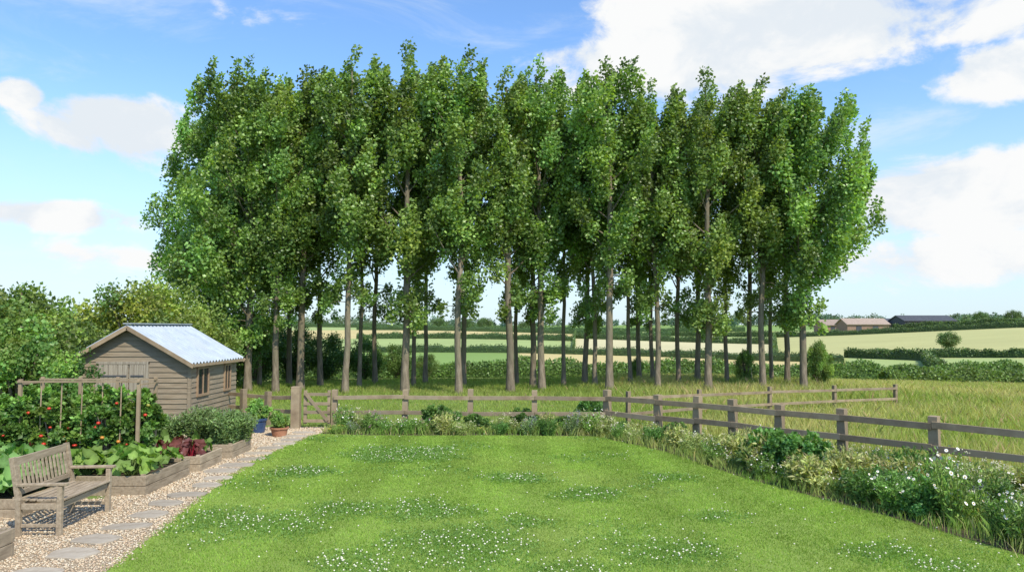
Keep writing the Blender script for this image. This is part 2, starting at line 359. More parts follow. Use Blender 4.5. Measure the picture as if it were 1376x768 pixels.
def gen_poplar(seed,H=14.,cb=4.6,R=1.8,nleaf=21000,skew=(0,0),nl=32,low=0.0,tw=9,taper=.35,tr=.135):
    rng=np.random.default_rng(seed); tb=MB()
    nz=14; zz=np.linspace(0,H*.94,nz); off=np.cumsum(rng.normal(0,.03,(nz,2)),axis=0); off-=off[0]; off[:2]*=.3
    tp=np.column_stack([off[:,0],off[:,1],zz]); trad=tr*(1-zz/H)**.7+.014; trad[0]*=1.3
    tb.add(*tube(tp,trad,9)); cls=[]
    def at(z): return np.array([np.interp(z,zz,tp[:,0]),np.interp(z,zz,tp[:,1]),z])
    az=rng.uniform(0,6.28)
    for i in range(nl):
        f=(i+rng.random())/nl; z0=cb-low+(H*.87-cb+low)*f**.95; t=(z0-cb)/(H-cb); az+=2.399+rng.normal(0,.6)
        prof=R*(.62+.48*math.sin(math.pi*min(1,max(0,t*.75+.2))))*(1-taper*max(0,t)**1.4)*rng.uniform(.55,1.2)
        hd=np.array([math.cos(az)+skew[0],math.sin(az)+skew[1]]); 
        e=at(z0)+np.array([hd[0]*prof,hd[1]*prof,min(prof,1.8)*rng.uniform(.55,1.3)+.3]); e[2]=min(e[2],H*(.95-.05*rng.random())-1.0*prof/R*(t>.5)); s0=at(z0)
        mid=(s0+e)/2+np.array([0,0,-.12*prof]); q=np.linspace(0,1,6)[:,None]
        pts=(1-q)**2*s0+2*q*(1-q)*mid+q*q*e; r0=.045*(1-t*.5)
        tb.add(*tube(pts,np.linspace(r0,.008,6),5))
        for s in ((.45,.74,1.0) if prof<2.1 else (.3,.5,.68,.85,1.)):
            c=(1-s)**2*s0+2*s*(1-s)*mid+s*s*e+rng.normal(0,.12,3)
            rr_=rng.uniform(.22,.50)*(1.1-.3*t)*(.85+.2*s)*(1.1 if prof>2.1 else 1)
            cls.append((*c,rr_))
        c=e.copy()
        for q_,r_ in ((.34,.26),(.32,.19),(.24,.12)):
            c=c+np.array([rng.uniform(.0,.13),rng.normal(0,.06),q_]); cls.append((*c,r_*rng.uniform(.8,1.25)))
    for s in np.linspace(.74,1.0,8):
        c=at(H*.94*min(1,s)); c[2]=H*s-.2; c[:2]+=rng.normal(0,.2,2)*(1.6-s); cls.append((*c,rng.uniform(.28,.46)*(1.8-s*1.15)))
    V,Fq,C=clump_leaves(rng,cls,nleaf,.135,PB,stretch=1.45,cvar=.30,shear=.24,shell=2.3,hvar=.07,asp=.82)
    tws=[]
    for z in rng.uniform(cb*.70,cb*1.02,tw):
        a=rng.uniform(0,6.28); r=rng.uniform(.25,.9); p=at(z)+np.array([math.cos(a)*r,math.sin(a)*r,rng.uniform(-.1,.2)]); tws.append((*p,rng.uniform(.18,.36)))
        b0=at(z+.15); tb.add(*tube([b0,(b0+p)/2+np.array([0,0,.08]),p],[.02,.013,.006],4))
    V2,F2,C2=clump_leaves(rng,tws,int(110*tw)+60,.13,PB,hvar=.07)
    F2=F2+len(V)
    return tb.mesh('poplar_trunk',M_bark,True),fast_mesh('poplar_crown',np.vstack([V,V2]),np.vstack([Fq,F2]),np.vstack([C,C2]),M_pop)
pv=[gen_poplar(10+i,R=[1.5,1.65,1.35,1.7,1.45,1.55][i],cb=[4.3,4.7,5.0,4.1,4.8,4.5][i],tw=[14,8,10,16,8,12][i],tr=[.13,.145,.115,.145,.125,.155][i]) for i in range(6)]
pvL=gen_poplar(31,H=13.5,cb=2.9,R=2.35,nleaf=46000,skew=(-.3,0),nl=60,low=.4,tw=18,taper=.45)
pvR=gen_poplar(36,H=12.6,cb=3.9,R=2.35,nleaf=42000,skew=(.40,0),nl=58,low=.2,tw=14,taper=.7)
pvS=gen_poplar(33,H=13.,cb=6.0,R=1.05,nleaf=11000,tr=.10)
rg=np.random.default_rng(5)
def tree(v,x,y,H,H0=14.,wx=1.,rot=0,label='tall leafy poplar tree swaying in the row behind the fence',grp='poplars in the shelterbelt row',name='poplar_tree',cat='tree'):
    s=H/H0; e=obj(name,None,loc=(x,y,float(tz(x,y))-.03),label=label,cat=cat,group=grp,rot=rot); e.scale=(s*wx,s*wx,s)
    e.rotation_euler[0]=rg.normal(0,.008); e.rotation_euler[1]=rg.normal(0.0,.012)
    obj('trunk',v[0],parent=e); obj('crown',v[1],parent=e)
front=[(372,29.5,96),(405,30.5,84),(465,29,54),(545,29.3,50),(617,28.6,62),(686,29.4,84),(728,30.2,68),(818,29,70),(883,29.5,102),(950,28.8,84),(1023,29.3,98)]
def HH(yt,d): return CAMH+(440-yt)/F*d
for k,(px,d,yt) in enumerate(front):
    tree(pv[k%6],XA(px,d),d,HH(yt,d),wx=1.02,rot=rg.uniform(-.5,.5))
tree(pvL,XA(335,29.8),29.8,HH(74,29.8),13.5,label='broad low-branched poplar at the end of the row')
tree(pvR,XA(1078,29),29,HH(112,29),12.6,label='broad poplar with low spreading boughs ending the row')
tree(pvL,XA(290,32.5),32.5,HH(130,32.5),13.5,wx=.95,rot=.7,label='broad low-branched poplar at the end of the row')
mid=[(350,32,125),(390,33,135),(432,32.5,100),(484,31.8,120),(505,33.6,128),(556,32,112),(572,34,130),(623,32.5,122),(694,33,135),(716,31.5,118),(757,32.3,130),(785,33,125),(799,31.6,118),(846,32,130),(858,34.5,140),(876,32.8,138),(911,31.8,138),(936,33,130),(975,32,125),(1005,33.8,142),(1035,32.6,140),(1056,31.5,146)]
for k,(px,d,yt) in enumerate(mid):
    sl=(k%5 in (0,3))
    tree(pvS if sl else pv[(k*5+2)%6],XA(px,d),d,HH(yt,d),13. if sl else 14.,wx=.86,rot=rg.uniform(-.8,.8),label='slender poplar standing within the dense tree row')
def gen_bush(seed,R,H,n,L,base,cb=.0,trunk=True,nclump=60,wood=M_bark,mat=M_leaf,crz=.24,cvar=.2):
    rng=np.random.default_rng(seed); cls=[]; tb=MB()
    for i in range(nclump):
        u=unit(rng.normal(size=3)); rad=rng.uniform(.35,1.0)**.6
        z=cb+(H-cb)*(.5+.46*u[2]*rad); wz=1-.25*abs(u[2]); c=np.array([u[0]*R*rad*wz,u[1]*R*rad*wz,z])
        cls.append((*c,rng.uniform(.4,1.3)*crz*(R+H)*.5))
        if i%3==0 and trunk:
            b=np.array([0,0,cb*.6+.05]); q=np.linspace(0,1,5)[:,None]; m=(b+c)/2+np.array([0,0,.15*H]); pts=(1-q)**2*b+2*q*(1-q)*m+q*q*c
            tb.add(*tube(pts,np.linspace(.02*H,.005*H,5),5))
    tb.add(*tube([(0,0,-.05),(0,0,max(cb,.2*H))],[.035*H,.025*H],7))
    V,Fq,C=clump_leaves(rng,cls,n,L,base,stretch=1.0,wind=(.1,0,.2),cvar=cvar,shell=2.0,hvar=.09)
    V[:,2]=np.maximum(V[:,2],.01)
    return tb.mesh('bush_stem',wood,True),fast_mesh('bush_foliage',V,Fq,C,mat)
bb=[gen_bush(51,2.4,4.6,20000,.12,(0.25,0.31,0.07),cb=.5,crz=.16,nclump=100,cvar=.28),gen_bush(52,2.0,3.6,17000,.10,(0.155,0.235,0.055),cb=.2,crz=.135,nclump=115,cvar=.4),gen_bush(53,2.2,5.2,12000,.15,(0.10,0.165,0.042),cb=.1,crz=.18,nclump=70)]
def bush(v,x,y,s,label,cat='bush',name='bush',grp=None,parts=('trunk','crown')):
    e=obj(name,None,loc=(x,y,float(tz(x,y))),label=label,cat=cat,group=grp,rot=rg.uniform(0,6.28)); e.scale=(s,s,s)
    obj(parts[0],v[0],parent=e); obj(parts[1],v[1],parent=e); return e
for (px,d,yt,k,H0) in [(192,25,372,0,4.6),(240,27,402,0,4.6),(130,26,418,0,4.6),(15,19,376,1,3.6),(86,21,425,1,3.6),(-30,16,385,1,3.6),(62,25,408,0,4.6),(-60,20,375,1,3.6),(30,15.5,445,1,3.6)]:
    H=HH(yt,d); bush(bb[k],XA(px,d),d,H/H0,['light green rounded tree beyond the shed','leafy green boundary bush near the shed'][min(k,1)],cat='tree',name='rounded_tree' if k==0 else 'boundary_bush',grp='trees and bushes around the shed')
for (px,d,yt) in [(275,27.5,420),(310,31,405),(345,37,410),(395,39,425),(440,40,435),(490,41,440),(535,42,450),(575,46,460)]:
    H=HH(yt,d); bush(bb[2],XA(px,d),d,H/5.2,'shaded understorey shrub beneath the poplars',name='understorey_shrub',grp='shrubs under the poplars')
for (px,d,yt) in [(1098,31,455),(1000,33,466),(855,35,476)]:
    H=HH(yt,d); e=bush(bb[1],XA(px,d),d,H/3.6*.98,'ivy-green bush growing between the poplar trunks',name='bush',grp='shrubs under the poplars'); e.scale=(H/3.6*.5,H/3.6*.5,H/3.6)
# ---------------------------------------------------------------- hedges & far landscape
def hedge(name,pts,h,w,L,n,base,seed,label,grp='field hedgerows',gaps=.3):
    rng=np.random.default_rng(seed); pts=np.array(pts,float); seg=np.linalg.norm(np.diff(pts,axis=0),axis=1); cum=np.concatenate([[0],np.cumsum(seg)])
    s=rng.random(n)*cum[-1]; x=np.interp(s,cum,pts[:,0]); y=np.interp(s,cum,pts[:,1])
    hf=lambda s:h*(1+gaps*(np.sin(s*.35/h*2+seed)+.6*np.sin(s*1.1/h*2+seed*2)+.4*np.sin(s*2.9/h))/2)
    hh=hf(s)
    a=rng.uniform(0,np.pi,n); rad=rng.random(n)**.3
    dx=np.cos(a)*rad*w*.5; P=np.stack([x,y+dx,tz(x,y)+np.abs(np.sin(a))**.6*rad*hh],1)
    cc=1+.25*wob(x*1.5/h,y/h,1.,seed)
    C=np.array(base)*cc[:,None]*rng.uniform(.65,1.35,(n,1))
    V,Fq,C=leaves(P,rng.normal(size=(n,3)),L*rng.uniform(.7,1.3,n),L*.8,C,rng)
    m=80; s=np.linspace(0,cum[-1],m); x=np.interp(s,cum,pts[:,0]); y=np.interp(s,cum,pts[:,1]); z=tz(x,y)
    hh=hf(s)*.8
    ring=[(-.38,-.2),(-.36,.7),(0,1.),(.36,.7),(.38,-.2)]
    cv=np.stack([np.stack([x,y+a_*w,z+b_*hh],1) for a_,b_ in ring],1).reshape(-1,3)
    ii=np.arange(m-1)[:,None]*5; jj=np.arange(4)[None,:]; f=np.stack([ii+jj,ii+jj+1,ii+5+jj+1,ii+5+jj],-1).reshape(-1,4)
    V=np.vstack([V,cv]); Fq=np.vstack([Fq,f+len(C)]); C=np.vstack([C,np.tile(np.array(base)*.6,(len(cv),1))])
    return obj(name,fast_mesh(name,V,Fq,C,M_leaf),label=label,cat='hedge',group=grp)
def PD(px,d): return (XA(px,d),d)
hedge('hedge',[(-20,57),(10,57),(28,58),(60,60)],1.35,1.8,.18,45000,(0.13,0.20,0.055),3,'clipped green hedge bounding the meadow')
hedge('hedge',[(26,52),(48,53)],1.1,2.0,.18,12000,(0.14,0.21,0.055),4,'clipped green hedge bounding the meadow')
hb=(0.10,0.155,0.055)
def PS(px,sl): d=sl/(1+.25*(px-800)/900); a=math.atan((px-688)/F); return (d*math.sin(a),d*math.cos(a))
far=[([PS(480,112),PS(700,112),PS(900,112),PS(1130,112)],1.2),([PS(1135,125),PD(1240,92),PD(1262,62)],1.3),([PS(480,175),PS(600,175),PS(770,175)],1.5),([PS(770,112),PS(772,200),PS(774,300)],1.5),([PS(770,200),PS(900,200),PS(1040,200)],1.6),([PS(1040,115),PS(1040,200),PS(1040,290)],1.6),
([PS(1040,290),PS(1200,290),PS(1430,290)],1.8),([PS(480,280),PS(700,280),PS(900,281)],2.0),([PS(900,300),PS(1040,300)],2.0),([PS(1200,352),PS(1450,352)],2.2),([PS(480,420),PS(700,420),PS(1000,420)],2.6),([PS(1140,126),PS(1300,126),PS(1430,126)],1.1),([PS(0,420),PS(560,420)],3.),([PS(1150,520),PS(1450,520)],2.6)]
for k,(p_,h) in enumerate(far):
    hedge('field_hedge',p_,h,h*1.3,h*.18,7000,hb,20+k,'distant hedgerow dividing farm fields')
rng=np.random.default_rng(77)
cls=[]
def belt(px0,px1,d,h,n):
    for _ in range(n):
        px=rng.uniform(px0,px1); dd=d*rng.uniform(.97,1.05); x_,y_=PD(px,dd); z_=float(tz(x_,y_))
        hh=h*rng.uniform(.35,1.); cls.append((x_,y_,z_+hh*.55,hh*.5))
belt(900,1120,560,10,80); belt(1100,1210,640,9,40); belt(1260,1420,560,8,60); belt(560,680,520,8,40); belt(300,560,480,8,60); belt(-100,300,480,8,80); belt(680,900,700,8,70);belt(1290,1340,440,6,12)
V,Fq,C=clump_leaves(rng,cls,40000,1.3,(0.11,0.155,0.105),stretch=.9,wind=(0,0,.2))
obj('distant_woodland',fast_mesh('distant_woodland',V,Fq,C,M_leaf),kind='stuff')
ft=gen_bush(61,3.0,5.0,6000,.3,(0.11,0.165,0.06),cb=.3)
for (px,d,s) in [(1272,118,.5),(1126,290,1.0),(1105,290,.8),(652,300,1.),(628,350,1.),(1245,330,.8),(705,300,.8),(1318,400,1.2),(1362,400,1.3),(590,300,1.)]:
    bush(ft,XA(px,d),d,s,'rounded green tree in distant farm hedgerow',cat='tree',name='field_tree',grp='trees among the farm fields')
def barn(px0,px1,d,hw,hr,dep,mw,mr,label,doors=True):
    x0,x1=XA(px0,d),XA(px1,d); xc=(x0+x1)/2; w=(x1-x0)/2; z=float(tz(xc,d))-.3
    e=obj('farm_barn',None,loc=(xc,d,z),label=label,cat='barn',group='farm buildings beyond the fields')
    b=MB(); b.box(-w,w,0,dep,0,hw); b.add([(-w,0,hw),(-w,dep,hw),(-w,dep/2,hr-.1)],[[0,1,2]]); b.add([(w,0,hw),(w,dep,hw),(w,dep/2,hr-.1)],[[2,1,0]])
    obj('wall',b.mesh('barn_wall',mw),parent=e)
    r=MB(); r.beam((0,-.5,hw-.15),(0,dep/2,hr),2*w+.8,.25,up=(0,-.3,1)); r.beam((0,dep/2,hr),(0,dep+.5,hw-.15),2*w+.8,.25,up=(0,.3,1))
    obj('roof',r.mesh('barn_roof',mr),parent=e)
    if doors:
        for fx in (-.45,.35):
            q=MB(); q.box(w*fx-w*.13,w*fx+w*.13,-.08,.05,0,hw*.8); obj('door',q.mesh('barn_door',M_dark),parent=e)
barn(1138,1194,258,3.2,5.2,9,M_brick,M_tile,'red brick farm barn with tiled roof')
barn(1106,1152,275,3.2,5.2,9,M_brick,M_tile,'long brick farm building with tiled roof')
barn(1215,1284,282,2.8,4.8,12,M_dark,M_dark,'dark sheet-clad farm barn with low roof')
barn(1192,1222,292,2.6,4.2,10,M_brick,M_dark,'small open-sided farm outbuilding',)

# ---------------------------------------------------------------- fences
def fence(pts,hs,label,name='post_and_rail_fence',pw=.14,rails=((.80,.10),(.42,.10)),grp='post and rail fences',skip=()):
    o=obj(name,None,loc=(pts[0][0],pts[0][1],0),label=label,cat='fence',group=grp)
    ox,oy=pts[0]
    dirn=math.atan2(pts[-1][1]-pts[0][1],pts[-1][0]-pts[0][0])
    for k,(x,y) in enumerate(pts):
        if k in skip: continue
        h=hs[k]+rg.normal(0,.012); b=MB(); w=pw/2; b.box(-w,w,-w,w,-.1,h)
        q=bev(obj('post',b.mesh('fence_post',M_wood),parent=o,loc=(x-ox,y-oy,0),rot=dirn+rg.normal(0,.03)),.005)
        q.rotation_euler[0]=rg.normal(0,.014); q.rotation_euler[1]=rg.normal(0,.014)
    for k in range(len(pts)-1):
        a=np.array(pts[k]);b_=np.array(pts[k+1]); t=unit(b_-a); nrm=np.array([t[1],-t[0]]); 
        for fr,rh in rails:
            z0=fr*hs[k]+rg.normal(0,.01); z1=fr*hs[k+1]+rg.normal(0,.01); off=nrm*(pw/2+.022)
            m=MB(); p0=off+t*.004; p1=b_-a+off-t*.004
            m.beam((p0[0],p0[1],z0),(p1[0],p1[1],z1),.04,rh)
            bev(obj('rail',m.mesh('fence_rail',M_wood),parent=o,loc=(a[0]-ox,a[1]-oy,0)),.004)
rp=[(2.42,18.98),(3.52,17.98),(4.28,17.3),(4.92,16.6),(5.65,15.8),(6.55,14.8),(7.63,13.5),(8.8,12.1),(10.0,10.7)]
fence(rp,[1.0,1.0,1.0,1.0,1.0,1.01,1.02,1.02,1.02],'weathered timber post and rail fence beside flower border',pw=.16,rails=((.82,.12),(.44,.12)))
bp=[(XA(451,19.3),19.3),(XA(545,19.25),19.25),(XA(632,19.2),19.2),(XA(718,19.1),19.1),(2.37,18.98)]
fence(bp,[1.0]*5,'weathered timber post and rail fence across lawn end',skip=(4,))
fence([(XA(400,19.35),19.35),(XA(362,20),20.),(XA(330,20.6),20.6),(XA(290,21.4),21.4)],[.98,.9,.9,.9],'short timber fence running towards the shed')
fence([(3.0,19.3),(5.2,20.7),(7.6,22),(10,23.1),(12.4,24.1)],[.95,.90,.86,.82,.78],'timber rail fence crossing the tall meadow grass',pw=.10,rails=((.82,.075),(.42,.075)))
gx0,gx1=XA(405,19.3)+.1,XA(448,19.3)-.04
g=obj('garden_gate',None,loc=(gx0,19.32,0),label='small timber garden gate with diagonal brace',cat='gate')
w=gx1-gx0
for x0 in (0,w-.08):
    b=MB(); b.box(x0,x0+.08,-.03,.03,.12,.98); bev(obj('stile',b.mesh('gate_stile',M_wood),parent=g),.004)
for z in (.2,.42,.64,.88):
    b=MB(); b.box(.003,w-.003,-.055,-.032,z-.04,z+.04); bev(obj('bar',b.mesh('gate_bar',M_wood),parent=g),.003)
b=MB(); b.beam((.06,-.07,.9),(w-.06,-.07,.2),.025,.08); bev(obj('brace',b.mesh('gate_brace',M_wood),parent=g),.003)
b=MB(); b.box(-.11,.11,-.11,.11,-.1,1.08); q=obj('gate_post',None,loc=(XA(400,19.3),19.3,0),label='thick timber gate post at path end',cat='post'); bev(obj('shaft',b.mesh('gate_shaft',M_wood),parent=q),.008)

# ---------------------------------------------------------------- shed
sh=obj('garden_shed',None,loc=(-9.56,18.6,0),label='weathered timber garden shed with corrugated metal roof',cat='shed',rot=.0)
SW,SL,ez,rz=1.5,3.1,1.76,2.62
slope=(rz-ez)/SW
b=MB(); b.box(-SW+.03,SW-.03,.03,SL-.03,0,ez-.02)
b.add([(-SW+.03,.03,ez-.02),(SW-.03,.03,ez-.02),(0,.03,rz-.06)],[[0,1,2]]); b.add([(-SW+.03,SL-.03,ez-.02),(SW-.03,SL-.03,ez-.02),(0,SL-.03,rz-.06)],[[2,1,0]])
bh=.13; z=0.06
def board_front(z,yf,s):
    z1=min(z+bh,rz-.05); hw0=SW if z<ez else SW-(z-ez)/slope; hw1=SW if z1<ez else SW-(z1-ez)/slope
    hw1=max(hw1,.02)
    o0=yf-s*.022; o1=yf-s*.003
    q=[(-hw0,o0,z),(hw0,o0,z),(hw1,o1,z1),(-hw1,o1,z1),(-hw0,yf+s*.03,z),(hw0,yf+s*.03,z),(hw1,yf+s*.03,z1),(-hw1,yf+s*.03,z1)]
    b.add(q,[[0,1,2,3],[4,0,3,7],[1,5,6,2],[0,4,5,1],[3,2,6,7]])
while z<rz-.12:
    board_front(z,0,1); board_front(z,SL,-1)
    if z<ez-.06:
        z1=z+bh
        for s in (1,-1):
            q=[(s*(SW+.022),0.002,z),(s*(SW+.022),SL-.002,z),(s*(SW+.003),SL-.002,z1),(s*(SW+.003),.002,z1),(s*(SW-.03),.002,z),(s*(SW-.03),SL-.002,z)]
            b.add(q,[[0,1,2,3],[0,4,5,1]])
    z+=bh
obj('wall',b.mesh('shed_wall',M_board),parent=sh)
for sx in (-1,1):
    b=MB(); b.box(-SW-.035 if sx<0 else SW-.04,-SW+.04 if sx<0 else SW+.035,-.035,.045,0,ez-.02); bev(obj('corner_trim',b.mesh('corner_trim',M_board),parent=sh),.004)
ov=.22; eo=.16; b=MB(); nc=260; ny=np.linspace(-ov,SL+ov,nc)
for s in (1,-1):
    ex=SW+eo
    xs=np.array([0,ex*.5,ex])*s; zs=rz+.05-np.abs(xs)*slope
    wave=.028*np.sin(ny*2*np.pi/.2)
    Vg=np.stack([np.stack([np.full(nc,xs[k]),ny,zs[k]+wave],1) for k in range(3)],0).reshape(-1,3)
    ii=np.arange(2)[:,None]*nc; jj=np.arange(nc-1)[None,:]; f=np.stack([ii+jj,ii+jj+1,ii+nc+jj+1,ii+nc+jj],-1).reshape(-1,4)
    if s>0: f=f[:,::-1]
    b.add(Vg,f)
ro=obj('roof',b.mesh('shed_roof',M_metal,False),parent=sh); sm=ro.modifiers.new('solid','SOLIDIFY'); sm.thickness=.012
b=MB(); b.beam((0,-ov-.01,rz+.08),(0,SL+ov+.01,rz+.08),.2,.03); bev(obj('ridge_cap',b.mesh('ridge_cap',M_metal),parent=ro),.01)
for yy in (-ov+.01,SL+ov-.01):
    for s in (1,-1):
        b=MB(); b.beam((0.0,yy,rz-.02),(s*(SW+eo+.02),yy,rz-.02-(SW+eo+.02)*slope),.03,.10,up=(0,0,1)); bev(obj('bargeboard',b.mesh('bargeboard',M_trim),parent=ro),.003)
b=MB(); b.box(SW+eo-.03,SW+eo-.005,-ov+.05,SL+ov-.05,ez-.14,ez-.06); obj('fascia',b.mesh('fascia',M_trim),parent=ro)
for k,(x0,x1) in enumerate(((-.75,-.012),(.012,.42),)):
    e=obj('door',None,parent=sh,loc=(0,-.032,0)); b=MB(); xx=x0
    while xx<x1-.03:
        x2=min(xx+.118,x1); b.box(xx+.005,x2-.005,-.03,0,.08,1.68); xx+=.118
    bev(obj('leaf',b.mesh('door_leaf',M_door),parent=e),.003)
    for zz in (.35,1.4):
        b=MB(); b.box(x0+.04,x1-.04,-.042,-.032,zz-.02,zz+.02); obj('hinge',b.mesh('door_hinge',M_dark),parent=e)
b=MB(); 
for q in ((-.82,-.755,.05,1.75),(.425,.49,.05,1.75)): b.box(q[0],q[1],-.07,0,q[2],q[3])
b.box(-.82,.49,-.068,0,1.69,1.755)
obj('door_frame',b.mesh('door_frame',M_door),parent=sh)
for y0,wl in ((.42,.62),(2.2,.36)):
    e=obj('window',None,parent=sh,loc=(SW,y0,0)); b=MB()
    b.box(.01,.055,-.05,0,.84,1.6); b.box(.01,.055,wl,wl+.05,.84,1.6); b.box(.01,.054,0,wl,.84,.90); b.box(.01,.054,0,wl,1.54,1.6); b.box(.02,.05,wl/2-.02,wl/2+.02,.90,1.54)
    obj('frame',b.mesh('window_frame',M_frame),parent=e)
    b=MB(); b.box(.01,.028,0.001,wl-.001,.901,1.539); obj('pane',b.mesh('window_pane',M_glass),parent=e)

# ---------------------------------------------------------------- raised beds
def rbed(x0,x1,y0,y1,h,label):
    e=obj('raised_bed',None,loc=(x0,y0,0),label=label,cat='raised bed',group='timber raised vegetable beds'); w=x1-x0;l=y1-y0;t=.05
    b=MB(); hb_=h/2
    for i in range(2):
        z0=i*hb_+.004*i; z1=z0+hb_-.004
        b.box(0,w,0,t,z0,z1); b.box(0,w,l-t,l,z0,z1); b.box(0,t,t+.002,l-t-.002,z0,z1); b.box(w-t,w,t+.002,l-t-.002,z0,z1)
    for (px_,py_) in ((t,t),(w-t-.06,t),(t,l-t-.06),(w-t-.06,l-t-.06)): b.box(px_+.001,px_+.059,py_+.001,py_+.059,0,h+.02)
    bev(obj('frame',b.mesh('bed_frame',M_bench),parent=e),.005)
    m=MB(); m.box(t,w-t,t,l-t,.02,h-.05); obj('soil',m.mesh('bed_soil',M_soil),parent=e)
rbed(-8.6,-5.68,6.4,8.6,.32,'timber raised bed at the gravel edge')
rbed(-9.4,-6.75,10.25,11.35,.26,'timber raised bed with kale behind bench')
rbed(-8.9,-5.68,11.62,13.2,.30,'timber raised bed with squash and tomatoes')
rbed(-7.9,-5.62,13.5,14.5,.28,'timber raised bed with red chard')
rbed(-7.6,-5.55,14.85,15.9,.28,'timber raised bed planted with lavender')
def gen_bigleaf(seed,n,R,H,ls,base,stem=(0.16,0.25,0.07),lobes=5,up=.7,ruf=.15,asp=1.0):
    rng=np.random.default_rng(seed); b=MB(); sb=MB(); k=15
    for i in range(n):
        a=rng.uniform(0,6.28); r=R*rng.random()**.6; h=H*(1-.45*(r/R))*rng.uniform(.6,1.1); p=np.array([math.cos(a)*r,math.sin(a)*r,h])
        root=np.array([math.cos(a)*r*.15,math.sin(a)*r*.15,0]); q=np.linspace(0,1,4)[:,None]; m=root*.5+p*.5+np.array([-.1*math.cos(a)*r,-.1*math.sin(a)*r,.15*h])
        sb.add(*tube((1-q)**2*root+2*q*(1-q)*m+q*q*p,[.010,.008,.007,.005],4),C=np.array(stem))
        s=ls*rng.uniform(.6,1.15); nrm=unit(np.array([math.cos(a)*rng.uniform(0,1),math.sin(a)*rng.uniform(0,1),up])+rng.normal(0,.25,3)); out=unit(np.cross(np.cross(nrm,np.array([math.cos(a),math.sin(a),.001])),nrm)); sd=np.cross(nrm,out)
        th=np.linspace(0,2*np.pi,k,endpoint=False); rr_=s*.5*(1+.16*np.cos(th*lobes))*(1-.15*np.cos(th+np.pi)*-1)
        ring=p+out*s*.42+out*(np.cos(th)*rr_*asp)[:,None]+sd*(np.sin(th)*rr_)[:,None]+nrm*(ruf*s*np.sin(th*lobes+1)*.4+ruf*s*.6-.25*s*(np.cos(th)>.5))[:,None]
        c0=p+out*s*.3-nrm*s*.05
        c=np.array(base)*rng.uniform(.7,1.35); V=np.vstack([ring,c0[None]]); f=np.stack([np.arange(k),(np.arange(k)+1)%k,np.full(k,k)],1)
        CC=np.tile(c,(k+1,1)); CC[-1]=c*1.5; b.V.append(V); b.F.append(f+b.n); b.n+=len(V); b.C.append(CC)
    return sb.mesh('leaf_stem',M_leaf,True),b.mesh('big_leaf',M_leaf,True)
sq=[gen_bigleaf(70+i,44,.42,.46,.21,(0.17,0.28,0.06)) for i in range(2)]
kale=[gen_bigleaf(75+i,40,.4,.66,.23,(0.15,0.26,0.075),lobes=7,ruf=.3) for i in range(2)]
chard=gen_bigleaf(80,24,.22,.36,.17,(0.14,0.23,0.055),stem=(0.4,0.03,0.05),up=.35,asp=1.4)
chardr=gen_bigleaf(82,26,.22,.34,.15,(0.14,0.05,0.04),stem=(0.4,0.03,0.05),up=.35,asp=1.4)
lett=gen_bigleaf(81,26,.16,.2,.16,(0.22,0.38,0.08),up=.3,ruf=.3)
def pl(v,x,y,z,s,name,label,grp,cat='plant',parts=('stem','foliage')):
    e=obj(name,None,loc=(x,y,z),label=label,cat=cat,group=grp,rot=rg.uniform(0,6.28)); e.scale=(s,s,s)
    if v[0]: obj(parts[0],v[0],parent=e)
    obj(parts[1],v[1],parent=e); return e
for k,(x,y) in enumerate([(-6.1,12.0),(-6.4,12.5),(-6.1,12.85),(-6.85,12.0),(-7.3,12.1),(-7.9,12.05),(-8.4,12.1)]):
    pl(sq[k%2],x,y,.24,rg.uniform(.75,1.),'squash_plant','broad-leaved green squash plant in raised bed','squash plants')
for k,(x,y) in enumerate([(-7.1,10.8),(-7.6,10.7),(-8.1,10.9),(-8.6,10.7),(-9.0,10.9),(-7.4,11.1),(-7.05,11.1)]):
    pl(kale[k%2],x,y,.18,rg.uniform(.9,1.2),'kale_plant','tall leafy green kale growing behind bench','kale plants')
for k,(x,y) in enumerate([(-6.1,7.8),(-6.5,8.1),(-7.0,7.9)]): pl(lett,x,y,.25,1.1,'lettuce','fresh green lettuce in raised bed','lettuces')
for k,(x,y) in enumerate([(-5.92,13.78),(-6.28,14.1),(-5.92,14.2),(-6.6,13.8),(-6.65,14.25),(-7.1,13.9),(-7.4,14.2)]):
    pl(chardr if k in (0,1,3) else chard,x,y,.2,1.0,'chard_plant','dark red-leaved chard in raised bed' if k in (0,1,3) else 'green chard with red stems','chard plants')
ros2=gen_bush(91,.34,.62,6000,.05,(0.20,0.31,0.08),trunk=False,nclump=50,crz=.14)
